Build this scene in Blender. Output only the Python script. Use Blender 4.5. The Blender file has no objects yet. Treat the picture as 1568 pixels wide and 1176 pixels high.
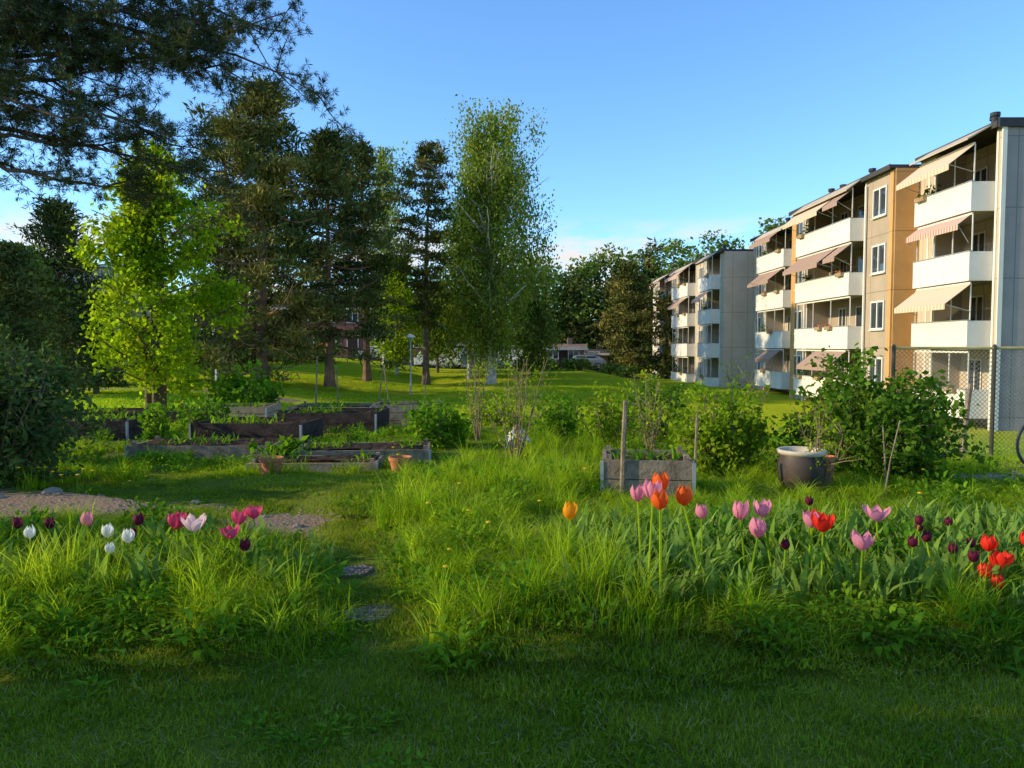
import bpy, math, random
import numpy as np
from mathutils import Vector
rng=np.random.default_rng(11); random.seed(5)
sc=bpy.context.scene
EYE=1.5
# ------------------------------------------------------------ terrain
def sm(t):
    t=np.clip(t,0,1); return t*t*(3-2*t)
PATH=np.array([(-.25,1.0),(-.35,2.6),(-.7,4.0),(-1.2,5.2),(-1.9,6.3),(-3.2,7.2),(-4.6,7.9)])
def dpath(x,y):
    x=np.asarray(x,float); y=np.asarray(y,float); d=np.full(np.broadcast(x,y).shape,1e9)
    for (ax,ay),(bx,by) in zip(PATH[:-1],PATH[1:]):
        L=(bx-ax)**2+(by-ay)**2
        t=np.clip(((x-ax)*(bx-ax)+(y-ay)*(by-ay))/L,0,1)
        d=np.minimum(d,np.hypot(x-ax-t*(bx-ax),y-ay-t*(by-ay)))
    return d
def H(x,y):
    x=np.asarray(x,float); y=np.asarray(y,float)
    d=1.9*sm((y+.8*np.maximum(0,x)-12)/24)*(1-.6*sm((-x-6)/12))
    rise=1.1*sm((y-42)/35)*sm((14-x)/8)
    bed=.14*sm((y-3.3)/.5)*sm((dpath(x,y)-.35)/.4)*sm((9-y)/2)
    n=.025*np.sin(x*1.7+y*.6)*np.cos(y*1.3-x*.4)+.012*np.sin(x*5.1)*np.sin(y*4.3)
    far=.12*np.sin(x*.13)*np.sin(y*.11+1)*sm((y-20)/20)
    return -d+rise+bed+n+far
def h(x,y): return float(H(x,y))
# ------------------------------------------------------------ mesh builder (all quads)
class MB:
    def __init__(s): s.v=[];s.f=[];s.m=[];s.n=0
    def add(s,V,F,mat=0):
        V=np.asarray(V,float).reshape(-1,3);F=np.asarray(F,int).reshape(-1,4)
        s.v.append(V);s.f.append(F+s.n);s.m.append(np.full(len(F),mat));s.n+=len(V)
    def box(s,c,d,mat=0,rz=0,ry=0,rx=0):
        V=np.array([(x,y,z) for x in(-.5,.5) for y in(-.5,.5) for z in(-.5,.5)])*np.array(d)
        if rx: c_,s_=math.cos(rx),math.sin(rx);V=V@np.array([[1,0,0],[0,c_,s_],[0,-s_,c_]])
        if ry: c_,s_=math.cos(ry),math.sin(ry);V=V@np.array([[c_,0,-s_],[0,1,0],[s_,0,c_]])
        if rz: c_,s_=math.cos(rz),math.sin(rz);V=V@np.array([[c_,s_,0],[-s_,c_,0],[0,0,1]])
        s.add(V+np.array(c),[(0,1,3,2),(4,6,7,5),(0,4,5,1),(2,3,7,6),(0,2,6,4),(1,5,7,3)],mat)
    def bb(s,x0,x1,y0,y1,z0,z1,mat=0): s.box(((x0+x1)/2,(y0+y1)/2,(z0+z1)/2),(abs(x1-x0),abs(y1-y0),abs(z1-z0)),mat)
    def tube(s,P,R,mat=0,k=6):
        P=np.asarray(P,float);n=len(P);R=np.broadcast_to(np.asarray(R,float),(n,))
        T=np.gradient(P,axis=0);T/=np.linalg.norm(T,axis=1)[:,None]+1e-9
        ref=np.array([.1,.9,.2]) if abs(T[:,1]).mean()<.7 else np.array([.9,.1,.3])
        A=np.cross(T,ref);A/=np.linalg.norm(A,axis=1)[:,None]+1e-9;Bv=np.cross(T,A)
        a=np.linspace(0,2*math.pi,k,endpoint=False)
        V=P[:,None]+R[:,None,None]*(A[:,None]*np.cos(a)[None,:,None]+Bv[:,None]*np.sin(a)[None,:,None])
        i=np.arange(n-1)[:,None]*k;j=np.arange(k)[None];j2=(j+1)%k
        F=np.stack([i+j,i+j2,i+k+j2,i+k+j],-1).reshape(-1,4)
        s.add(V.reshape(-1,3),F,mat)
    def lathe(s,prof,mat=0,k=20,c=(0,0,0)):
        a=np.linspace(0,2*math.pi,k,endpoint=False)
        V=np.array([[(r*math.cos(t)+c[0],r*math.sin(t)+c[1],z+c[2]) for t in a] for r,z in prof]);n=len(prof)
        i=np.arange(n-1)[:,None]*k;j=np.arange(k)[None];j2=(j+1)%k
        s.add(V.reshape(-1,3),np.stack([i+j,i+j2,i+k+j2,i+k+j],-1).reshape(-1,4),mat)
    def leaves(s,C,L,W,mat=0,D=None,js=.35):
        C=np.asarray(C,float);n=len(C)
        d=rng.normal(size=(n,3))
        if D is not None: d=d*.45+np.asarray(D)
        d/=np.linalg.norm(d,axis=1)[:,None]+1e-9
        q=np.cross(d,rng.normal(size=(n,3)));q/=np.linalg.norm(q,axis=1)[:,None]+1e-9
        k=(1+js*rng.normal(size=(n,1))).clip(.4,1.8)
        V=np.stack([C-d*L/2*k,C+q*W/2*k-d*L*.08,C+d*L/2*k,C-q*W/2*k-d*L*.08],1)
        s.add(V.reshape(-1,3),np.arange(n*4).reshape(n,4),mat)
    def blades(s,base,az,Hh,W,lean,mat=0,seg=3,prof=None,face=None):
        base=np.asarray(base,float);n=len(base)
        t=np.linspace(0,1,seg+1)
        w=(1-t)**.7*.95+.05 if prof is None else np.interp(t,np.linspace(0,1,len(prof)),prof)
        dr=np.stack([np.cos(az),np.sin(az),0*az],1)
        fa=az+rng.normal(size=n)*.8+math.pi/2 if face is None else face
        sd=np.stack([np.cos(fa),np.sin(fa),0*az],1)
        Hh=np.broadcast_to(Hh,(n,));lean=np.broadcast_to(lean,(n,));W=np.broadcast_to(W,(n,))
        P=base[:,None]+dr[:,None]*(Hh*lean)[:,None,None]*(t**2)[None,:,None]
        P[:,:,2]+=Hh[:,None]*(t[None]-.45*np.minimum(lean,1.6)[:,None]*t[None]**3)
        o=sd[:,None]*(W[:,None]*w[None]/2)[:,:,None]
        V=np.stack([P-o,P+o],2).reshape(-1,3)
        b=np.arange(n)[:,None]*(2*(seg+1));i=np.arange(seg)[None]*2
        s.add(V,np.stack([b+i,b+i+1,b+i+3,b+i+2],-1).reshape(-1,4),mat)
    def mesh(s,name,mats,smooth=False):
        me=bpy.data.meshes.new(name)
        V=np.concatenate(s.v);F=np.concatenate(s.f);M=np.concatenate(s.m)
        me.vertices.add(len(V));me.vertices.foreach_set('co',V.astype(np.float32).ravel())
        me.loops.add(len(F)*4);me.loops.foreach_set('vertex_index',F.astype(np.int32).ravel())
        me.polygons.add(len(F));me.polygons.foreach_set('loop_start',(np.arange(len(F))*4).astype(np.int32))
        me.polygons.foreach_set('material_index',M.astype(np.int32))
        me.polygons.foreach_set('use_smooth',np.full(len(F),smooth))
        for m in mats: me.materials.append(m)
        me.update(calc_edges=True)
        return me
    def make(s,name,mats,loc=(0,0,0),rz=0,parent=None,smooth=False,link=True):
        o=bpy.data.objects.new(name,s.mesh(name,mats,smooth));o.location=loc;o.rotation_euler=(0,0,rz)
        if link: sc.collection.objects.link(o)
        if parent: o.parent=parent
        return o
def empty(name,loc=(0,0,0)):
    o=bpy.data.objects.new(name,None);o.location=loc;sc.collection.objects.link(o);return o
# ------------------------------------------------------------ materials
def nt(name):
    m=bpy.data.materials.new(name);m.use_nodes=True;t=m.node_tree
    for n in list(t.nodes): t.nodes.remove(n)
    return m,t,t.nodes.new('ShaderNodeOutputMaterial')
def mixc(t,f,a,b,mode='MIX'):
    n=t.nodes.new('ShaderNodeMix');n.data_type='RGBA';n.blend_type=mode
    for s_,v in((0,f),(6,a),(7,b)):
        if hasattr(v,'is_output'): t.links.new(v,n.inputs[s_])
        elif s_==0: n.inputs[0].default_value=v
        else: n.inputs[s_].default_value=(*v,1) if len(v)==3 else v
    return n.outputs[2]
def noise(t,scale,detail=4,coord=None,rough=.6):
    n=t.nodes.new('ShaderNodeTexNoise');n.inputs['Scale'].default_value=scale;n.inputs['Detail'].default_value=detail;n.inputs['Roughness'].default_value=rough
    if coord is None:
        coord=t.nodes.new('ShaderNodeNewGeometry').outputs['Position']
    t.links.new(coord,n.inputs['Vector']);return n.outputs['Fac']
def ramp(t,f,a,b):
    n=t.nodes.new('ShaderNodeMapRange');t.links.new(f,n.inputs[0]);n.inputs[1].default_value=a;n.inputs[2].default_value=b;return n.outputs[0]
def pmat(name,col,rough=.8,ns=3.,var=.25,bump=0,bs=20,metal=0,spec=.3):
    m,t,out=nt(name);p=t.nodes.new('ShaderNodeBsdfPrincipled')
    f=noise(t,ns,4)
    c=mixc(t,ramp(t,f,.3,.7),tuple(v*(1-var) for v in col),tuple(min(1,v*(1+var)) for v in col))
    t.links.new(c,p.inputs['Base Color']);p.inputs['Roughness'].default_value=rough;p.inputs['Metallic'].default_value=metal
    p.inputs['Specular IOR Level'].default_value=spec
    if bump:
        b=t.nodes.new('ShaderNodeBump');b.inputs['Strength'].default_value=bump;b.inputs['Distance'].default_value=.02
        t.links.new(noise(t,bs,3),b.inputs['Height']);t.links.new(b.outputs[0],p.inputs['Normal'])
    t.links.new(p.outputs[0],out.inputs[0]);return m
def leafmat(name,c1,c2,tr=.45,trc=None,ns=1.2):
    """foliage: diffuse + translucent, varied per leaf and by clump"""
    m,t,out=nt(name);g=t.nodes.new('ShaderNodeNewGeometry')
    f=noise(t,ns,1)
    a=mixc(t,ramp(t,f,.38,.62),c1,c2)
    r=t.nodes.new('ShaderNodeMapRange');t.links.new(g.outputs['Random Per Island'],r.inputs[0]);r.inputs[3].default_value=.62;r.inputs[4].default_value=1.42
    hs=t.nodes.new('ShaderNodeHueSaturation');t.links.new(r.outputs[0],hs.inputs['Value']);t.links.new(a,hs.inputs['Color'])
    col=hs.outputs[0]
    d=t.nodes.new('ShaderNodeBsdfDiffuse');t.links.new(col,d.inputs[0])
    if tr<=0: t.links.new(d.outputs[0],out.inputs[0]);return m
    tl=t.nodes.new('ShaderNodeBsdfTranslucent')
    tc=mixc(t,1.0,col,trc or (2.0,1.9,.8),'MULTIPLY');t.links.new(tc,tl.inputs[0])
    ms=t.nodes.new('ShaderNodeMixShader');ms.inputs[0].default_value=tr;t.links.new(d.outputs[0],ms.inputs[1]);t.links.new(tl.outputs[0],ms.inputs[2])
    t.links.new(ms.outputs[0],out.inputs[0]);return m
def stripemat(name,c1,c2,scale,axis=1):
    m,t,out=nt(name);p=t.nodes.new('ShaderNodeBsdfDiffuse');g=t.nodes.new('ShaderNodeNewGeometry')
    sx=t.nodes.new('ShaderNodeSeparateXYZ');t.links.new(g.outputs['Position'],sx.inputs[0])
    mu=t.nodes.new('ShaderNodeMath');mu.operation='MULTIPLY';mu.inputs[1].default_value=scale;t.links.new(sx.outputs[axis],mu.inputs[0])
    fr=t.nodes.new('ShaderNodeMath');fr.operation='FRACT';t.links.new(mu.outputs[0],fr.inputs[0])
    gt=t.nodes.new('ShaderNodeMath');gt.operation='GREATER_THAN';gt.inputs[1].default_value=.5;t.links.new(fr.outputs[0],gt.inputs[0])
    t.links.new(mixc(t,gt.outputs[0],c1,c2),p.inputs[0])
    t.links.new(p.outputs[0],out.inputs[0]);return m
def panelmat(name,col,pw=2.6,ph=2.8,axis=1):
    """rendered concrete panels with thin joints"""
    m,t,out=nt(name);p=t.nodes.new('ShaderNodeBsdfDiffuse');g=t.nodes.new('ShaderNodeNewGeometry')
    sx=t.nodes.new('ShaderNodeSeparateXYZ');t.links.new(g.outputs['Position'],sx.inputs[0])
    def line(o,w,off):
        a=t.nodes.new('ShaderNodeMath');a.operation='MULTIPLY_ADD';a.inputs[1].default_value=1/w;a.inputs[2].default_value=off;t.links.new(o,a.inputs[0])
        b=t.nodes.new('ShaderNodeMath');b.operation='FRACT';t.links.new(a.outputs[0],b.inputs[0])
        c=t.nodes.new('ShaderNodeMath');c.operation='LESS_THAN';c.inputs[1].default_value=.04/w;t.links.new(b.outputs[0],c.inputs[0]);return c.outputs[0]
    mx=t.nodes.new('ShaderNodeMath');mx.operation='MAXIMUM';t.links.new(line(sx.outputs[axis],pw,.3),mx.inputs[0]);t.links.new(line(sx.outputs[2],ph,.5),mx.inputs[1])
    f=noise(t,.6,6);c=mixc(t,ramp(t,f,.3,.7),tuple(v*.85 for v in col),tuple(v*1.1 for v in col))
    t.links.new(mixc(t,mx.outputs[0],c,tuple(v*.6 for v in col)),p.inputs[0])
    t.links.new(p.outputs[0],out.inputs[0]);return m
M={}
M['grass']=leafmat('grass_blades',(.13,.235,.010),(.27,.37,.016),.45,ns=.9)
M['grass_long']=leafmat('long_grass_blades',(.22,.34,.015),(.34,.44,.03),.45,ns=2)
M['grass_dark']=leafmat('lawn_blades',(.15,.225,.014),(.24,.29,.024),.35,ns=1.5)
M['grass_dry']=leafmat('dry_blades',(.34,.28,.13),(.25,.23,.09),0)
M['weed']=leafmat('weed_leaves',(.08,.185,.013),(.15,.26,.018),.4,ns=2)
M['lime']=leafmat('bright_leaves',(.14,.235,.010),(.25,.33,.014),.5,ns=.8)
M['birch']=leafmat('birch_leaves',(.12,.175,.025),(.19,.24,.04),.4,ns=.5)
M['pine']=leafmat('pine_needles',(.055,.08,.024),(.13,.14,.035),0,ns=.45)
M['pine_w']=leafmat('pine_needles_warm',(.07,.095,.025),(.22,.19,.045),0,ns=.35)
M['pine_near']=leafmat('pine_needles_near',(.055,.08,.032),(.12,.13,.04),0,ns=1.5)
M['forest']=leafmat('forest_leaves',(.075,.13,.028),(.16,.21,.04),.25,ns=.12)
M['bush']=leafmat('shrub_leaves',(.14,.23,.014),(.23,.31,.02),.45,ns=3)
M['bushd']=leafmat('dark_shrub_leaves',(.055,.125,.013),(.12,.20,.02),.35,ns=3)
M['shade_hedge']=leafmat('shade_hedge_leaves',(.05,.12,.018),(.09,.17,.025),.3,ns=3)
M['bushb']=leafmat('rhododendron_leaves',(.055,.10,.03),(.11,.16,.04),.2,ns=3)
M['tleaf']=leafmat('tulip_leaves',(.13,.22,.045),(.20,.30,.05),.35,ns=5)
M['bark']=pmat('bark_brown',(.15,.10,.065),.95,4,.4,.6,12)
M['barkred']=pmat('bark_pine_red',(.21,.12,.075),.95,2,.4,.5,8)
M['barkw']=pmat('bark_birch',(.5,.47,.43),.9,3,.5,.3,10)
M['twig']=pmat('twig',(.22,.15,.09),.95,8,.3)
M['wood_grey']=pmat('weathered_wood',(.26,.195,.13),.95,9,.4,.5,30,spec=.05)
M['wood_dark']=pmat('stained_wood',(.065,.045,.034),.95,9,.4,.5,30,spec=.05)
M['wood_tan']=pmat('tan_wood',(.36,.25,.15),.95,9,.3,.5,30,spec=.05)
M['soil']=pmat('soil',(.07,.047,.032),1,12,.5,1,25,spec=0)
M['terra']=pmat('terracotta',(.52,.18,.08),.85,8,.2)
M['white']=pmat('white_paint',(.76,.70,.60),.6,1.5,.06)
M['metal']=pmat('zinc_metal',(.42,.43,.44),.5,4,.15,metal=.5)
M['black']=pmat('black_metal',(.03,.03,.032),.5,4,.2)
M['glass']=pmat('window_glass',(.04,.05,.06),.08,1,.3,spec=.8)
M['roof']=pmat('roof_felt',(.06,.055,.05),.9,1,.2)
M['fascia']=pmat('fascia_board',(.50,.40,.28),.8,1,.1)
M['asph']=pmat('asphalt',(.055,.055,.058),.95,3,.2,.3,40)
M['cream']=panelmat('cream_panel',(.54,.44,.32))
M['tan']=panelmat('tan_panel',(.43,.335,.24))
M['orange']=panelmat('orange_panel',(.62,.34,.13))
M['greyp']=panelmat('grey_gable_panel',(.34,.30,.28),1.2,2.8,0)
M['beigep']=panelmat('beige_gable_panel',(.60,.46,.34),1.2,2.8,0)
M['awn']=stripemat('awning_stripes',(.62,.50,.40),(.50,.22,.17),5)
M['awn2']=stripemat('awning_brown',(.34,.22,.17),(.42,.29,.22),5)
M['awn3']=stripemat('awning_cream',(.66,.55,.40),(.60,.42,.27),4)
# ------------------------------------------------------------ ground
def blob(x,y,cx,cy,rx,ry): return np.clip(1.25-np.hypot((x-cx)/rx,(y-cy)/ry)*.9,0,1)
def dirt(x,y):
    d=blob(x,y,-4.2,6.35,1.9,.75)
    d=np.maximum(d,blob(x,y,-2.0,6.15,.75,.6))
    d=np.maximum(d,blob(x,y,6.6,8.2,2.3,1.1)); d=np.maximum(d,blob(x,y,9,9.5,3,1.2))
    d=np.maximum(d,.9*blob(x,y,-.95,4.75,.18,.16))
    d=np.maximum(d,1.0*np.exp(-((y-39-.05*x)/1.0)**2)*(x<-11))
    d=np.maximum(d,.55*blob(x,y,-4.5,11.5,3.6,1.6))
    return d
def ground():
    u=np.linspace(-math.asinh(500/4),math.asinh(500/4),300);x=4*np.sinh(u)
    vv=np.linspace(-math.asinh(60/4),math.asinh(900/4),330);y=5+4*np.sinh(vv)
    X,Y=np.meshgrid(x,y);Z=H(X,Y)
    b=MB();nx=len(x);i=np.arange(len(y)-1)[:,None]*nx;j=np.arange(nx-1)[None]
    b.add(np.stack([X,Y,Z],-1).reshape(-1,3),np.stack([i+j,i+j+1,i+nx+j+1,i+nx+j],-1).reshape(-1,4))
    m,t,out=nt('ground_material');p=t.nodes.new('ShaderNodeBsdfDiffuse')
    n1=noise(t,.25,5);n2=noise(t,6,5);n3=noise(t,60,3)
    g=mixc(t,ramp(t,n1,.35,.65),(.36,.42,.018),(.50,.50,.028))
    g=mixc(t,ramp(t,n2,.35,.8),g,(.24,.29,.02))
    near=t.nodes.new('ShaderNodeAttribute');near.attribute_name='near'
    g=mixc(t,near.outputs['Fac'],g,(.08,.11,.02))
    d=mixc(t,ramp(t,n3,.35,.65),(.20,.13,.08),(.38,.27,.18))
    at=t.nodes.new('ShaderNodeAttribute');at.attribute_name='dirt'
    ad=t.nodes.new('ShaderNodeMath');ad.operation='ADD';t.links.new(at.outputs['Fac'],ad.inputs[0])
    n4=ramp(t,noise(t,5,6),.2,.8);sb=t.nodes.new('ShaderNodeMath');sb.operation='SUBTRACT';t.links.new(n4,sb.inputs[0]);sb.inputs[1].default_value=.5
    t.links.new(sb.outputs[0],ad.inputs[1])
    c=mixc(t,ramp(t,ad.outputs[0],.38,.56),g,d)
    t.links.new(c,p.inputs[0])
    bp=t.nodes.new('ShaderNodeBump');bp.inputs['Strength'].default_value=.8;bp.inputs['Distance'].default_value=.05;t.links.new(noise(t,22,5),bp.inputs['Height']);t.links.new(bp.outputs[0],p.inputs['Normal'])
    t.links.new(p.outputs[0],out.inputs[0])
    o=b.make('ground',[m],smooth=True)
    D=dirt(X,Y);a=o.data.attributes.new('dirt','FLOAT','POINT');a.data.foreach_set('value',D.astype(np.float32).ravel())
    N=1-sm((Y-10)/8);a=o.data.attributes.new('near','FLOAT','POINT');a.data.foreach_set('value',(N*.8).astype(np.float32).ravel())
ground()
# ------------------------------------------------------------ scatter
def scatter(name,P,rot,scl,templates,idx=None):
    me=bpy.data.meshes.new(name);me.from_pydata([tuple(p) for p in P],[],[])
    n=len(P)
    a=me.attributes.new('rot','FLOAT_VECTOR','POINT');a.data.foreach_set('vector',np.asarray(rot,np.float32).ravel())
    a=me.attributes.new('scl','FLOAT_VECTOR','POINT');a.data.foreach_set('vector',np.asarray(scl,np.float32).ravel())
    a=me.attributes.new('idx','INT','POINT');a.data.foreach_set('value',rng.integers(0,len(templates),n).astype(np.int32))
    o=bpy.data.objects.new(name,me);sc.collection.objects.link(o)
    col=bpy.data.collections.new(name+'_clumps')
    for tp in templates: col.objects.link(tp)
    g=bpy.data.node_groups.new(name+'_scatter','GeometryNodeTree')
    g.interface.new_socket('Geometry',in_out='INPUT',socket_type='NodeSocketGeometry');g.interface.new_socket('Geometry',in_out='OUTPUT',socket_type='NodeSocketGeometry')
    gi=g.nodes.new('NodeGroupInput');go=g.nodes.new('NodeGroupOutput');ip=g.nodes.new('GeometryNodeInstanceOnPoints');ci=g.nodes.new('GeometryNodeCollectionInfo')
    ci.inputs['Collection'].default_value=col;ci.inputs['Separate Children'].default_value=True;ci.inputs['Reset Children'].default_value=True
    def at(nm,ty):
        q=g.nodes.new('GeometryNodeInputNamedAttribute');q.data_type=ty;q.inputs['Name'].default_value=nm;return q.outputs['Attribute']
    g.links.new(gi.outputs[0],ip.inputs['Points']);g.links.new(ci.outputs[0],ip.inputs['Instance']);ip.inputs['Pick Instance'].default_value=True
    g.links.new(at('idx','INT'),ip.inputs['Instance Index']);g.links.new(at('rot','FLOAT_VECTOR'),ip.inputs['Rotation']);g.links.new(at('scl','FLOAT_VECTOR'),ip.inputs['Scale'])
    g.links.new(ip.outputs[0],go.inputs[0])
    md=o.modifiers.new('scatter','NODES');md.node_group=g
    return o
def R0(n,t=.08): return np.stack([rng.normal(size=n)*t,rng.normal(size=n)*t,rng.uniform(0,6.28,n)],1)
def S0(n,a,b,z=None):
    s=rng.uniform(a,b,n);zz=s if z is None else s*rng.uniform(z[0],z[1],n);return np.stack([s,s,zz],1)
def tpl_lawn(size=.6,n=1800,h0=.018,h1=.048,w=.006,mat='grass_dark',dry=9):
    b=MB();P=np.zeros((n,3));r=size/2*np.sqrt(rng.uniform(0,1,n))*1.15;a=rng.uniform(0,6.28,n);P[:,0]=r*np.cos(a);P[:,1]=r*np.sin(a);P[:,2]=-.01
    b.blades(P,rng.uniform(0,6.28,n),rng.uniform(h0,h1,n),w,rng.uniform(.2,1.3,n),0,1)
    k=n//dry;b.blades(P[:k]+.01,rng.uniform(0,6.28,k),rng.uniform(h0,h1,k)*.8,w*.6,1.2,1,1)
    return b.make('lawn_clump',[M[mat],M['grass_dry']],link=False)
def tpl_tall(i):
    b=MB();n=200;P=np.zeros((n,3));r=.24*np.sqrt(rng.uniform(0,1,n));a=rng.uniform(0,6.28,n);P[:,0]=r*np.cos(a);P[:,1]=r*np.sin(a);P[:,2]=-.02
    hm=[.24,.28,.30,.26,.34,.22][i];b.blades(P,rng.uniform(0,6.28,n),rng.uniform(.08,hm,n),rng.uniform(.004,.009,n),rng.uniform(.1,.95,n),0,3)
    k=45;c=rng.normal(size=2)*.08;Q=np.zeros((k,3));Q[:,:2]=c+rng.normal(size=(k,2))*.02;b.blades(Q,rng.uniform(0,6.28,k),rng.uniform(.20,.44,k),rng.uniform(.004,.009,k),rng.uniform(.15,1.1,k),2,4)
    k=9;b.blades(P[:k],a[:k],rng.uniform(.1,.36,k),.004,rng.uniform(.3,1.3,k),1,3)
    return b.make('tall_grass_clump',[M['grass'],M['grass_dry'],M['grass_long']],link=False)
def tpl_weed(i):
    b=MB();n=46;r=.13*np.sqrt(rng.uniform(0,1,n));a=rng.uniform(0,6.28,n);P=np.stack([r*np.cos(a),r*np.sin(a),rng.uniform(.0,.12,n)],1)
    s=[.02,.028,.016,.03][i%4];az=a+rng.normal(size=n)*.7;b.blades(P,az,rng.uniform(1.2,2.6,n)*s,s,rng.uniform(.6,1.8,n),0,4,[.25,.8,1,.85,.5,.05],az+1.57)
    for k in range(5): b.tube([(0,0,0),(P[k,0]*.5,P[k,1]*.5,P[k,2]*.7),tuple(P[k])],[.0025,.002,.001],0,3)
    return b.make('weed_clump',[M['weed']],link=False)
def tpl_tl(i):
    b=MB();n=6;P=np.zeros((n,3));P[:,:2]=rng.normal(size=(n,2))*.03
    az=rng.uniform(0,6.28,n);b.blades(P,az,rng.uniform(.17,.32,n),rng.uniform(.024,.045,n),rng.uniform(.15,.8,n),0,6,[.35,.8,1,.95,.7,.35,.04],az+1.57)
    return b.make('tulip_leaf_clump',[M['tleaf']],link=False)
BEDS=[(-7.15,12.3,2.0,1.1,.32,.05,'wood_dark'),(-3.95,11.6,1.7,1.0,.38,-.08,'wood_dark'),(-3.2,13.4,1.75,1.1,.38,-.05,'wood_dark'),
(-4.15,10.2,1.9,.75,.20,.0,'wood_grey'),(-1.95,9.9,1.7,.8,.20,.1,'wood_grey'),(-5.7,15.6,1.4,1.0,.42,0,'wood_tan'),(-7.6,15.2,2.4,1.0,.34,.03,'wood_dark'),
(1.28,7.1,.82,.7,.36,-.12,'wood_grey'),(-2.35,8.95,1.5,.6,.14,.04,'wood_tan'),(-2.1,15.0,1.3,1.0,.46,0,'wood_grey'),(-3.9,17.2,2.2,1.2,.4,0,'wood_tan')]
def inbed(x,y,mg=.12):
    r=np.zeros(np.shape(x),bool)
    for X,Y,w,d,_,rz,_ in BEDS: r|=(np.abs(x-X)<w/2+mg)&(np.abs(y-Y)<d/2+mg)
    return r
def shortzone(x,y):
    return (y<3.6+.12*np.sin(3*x)+.1*np.sin(7*x+1))|(dpath(x,y)<.30)|((x<-1.0)&(x>-4.8)&(y>5.7)&(y<8.3))
def cand(n,y0,y1,m=1.0,pw=1.0,xk=.76):
    y=y0+(y1-y0)*rng.uniform(0,1,n)**pw;x=(rng.uniform(-1,1,n))*(xk*y+m);return x,y
x,y=cand(1050,1.0,9.0,1.2,1.0);k=(y<3.9)|((dpath(x,y)<.45)|((x<-1.0)&(x>-4.8)&(y>5.6)&(y<8.4)));k&=(dirt(x,y)<.42)&~inbed(x,y);x,y=x[k],y[k]
scatter('lawn_grass',np.stack([x,y,H(x,y)],1),R0(len(x),.02),S0(len(x),.9,1.2,(.6,1.5)),[tpl_lawn(dry=12) for i in range(4)])
x,y=cand(2600,3.5,18,1.2,1.25)
k=~shortzone(x,y)&~inbed(x,y)&~((x>2.5)&(y>9.6))&(rng.uniform(size=len(x))<np.where(y<9,1,.7))&(rng.uniform(size=len(x))<np.where(dirt(x,y)>.42,.03,1));x,y=x[k],y[k]
pat=np.clip(.5+.35*np.sin(x*2.1+1)*np.cos(y*1.7)+.28*rng.normal(size=len(x)),0,1.25);hs=.40+.78*pat**1.6
hs=hs+.6*blob(x,y,-.35,7.9,.6,.6); hs=np.where((y>8.4)&(x<.3),hs*.55,hs);hs=np.where((y>3.8)&(y<8)&(x>.6),hs*.6,hs);hs=np.where((x<-1.2)&(y>4.8)&(y<6),hs*.6,hs)
S=np.stack([np.full(len(x),1.),np.full(len(x),1.),hs],1)
scatter('tall_grass',np.stack([x,y,H(x,y)],1),R0(len(x),.08),S,[tpl_tall(i) for i in range(6)])
x,y=cand(1500,3.4,16,1,1.3);k=~inbed(x,y,-.1)&(dpath(x,y)>.25)&(dirt(x,y)<.45)&((np.sin(x*1.3+2)*np.sin(y*1.1)>.1)|((x<.4)&(y<5.4))|((x<-1)&(y>8.6)))&~((x>2.5)&(y>9.6));x,y=x[k],y[k]
scatter('ground_weeds',np.stack([x,y,H(x,y)],1),R0(len(x),.1),S0(len(x),.8,1.3,(.7,1.4)),[tpl_weed(i) for i in range(4)])
x,y=cand(260,2.0,8,.6);k=((dpath(x,y)<.6)|((y<4)&(rng.uniform(size=len(x))<.4)))&(dirt(x,y)<.45);x,y=x[k],y[k]
scatter('clover_patches',np.stack([x,y,H(x,y)],1),R0(len(x),.1),S0(len(x),.5,.8,(.25,.45)),[tpl_weed(i) for i in range(3)])
x=rng.uniform(.3,4.6,420);y=rng.uniform(3.7,5.4,420);k=(np.abs(x/y)<.75);x,y=x[k],y[k]
x2=rng.uniform(-3.5,-1.2,85);y2=rng.uniform(3.9,5.1,85);x=np.append(x,x2);y=np.append(y,y2)
scatter('tulip_foliage',np.stack([x,y,H(x,y)+.02],1),R0(len(x),.1),S0(len(x),.75,1.15),[tpl_tl(i) for i in range(6)])
x,y=cand(600,9,24,1);k=(x>2.2)&(dirt(x,y)<.5);x,y=x[k],y[k]
scatter('slope_lawn_grass',np.stack([x,y,H(x,y)],1),R0(len(x),.02),S0(len(x),.9,1.3,(.7,1.2)),[tpl_lawn(1.0,900,.03,.07,.010,'grass_long') for i in range(3)])
x,y=cand(900,22,64,2,1.1);k=~((x>15)&(y>26))&(dirt(x,y)<.5);x,y=x[k],y[k]
scatter('far_lawn_grass',np.stack([x,y,H(x,y)-.01],1),R0(len(x),.01),S0(len(x),.9,1.3,(.7,1.3)),[tpl_lawn(2.6,900,.04,.09,.03,'grass_long',30) for i in range(3)])
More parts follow.
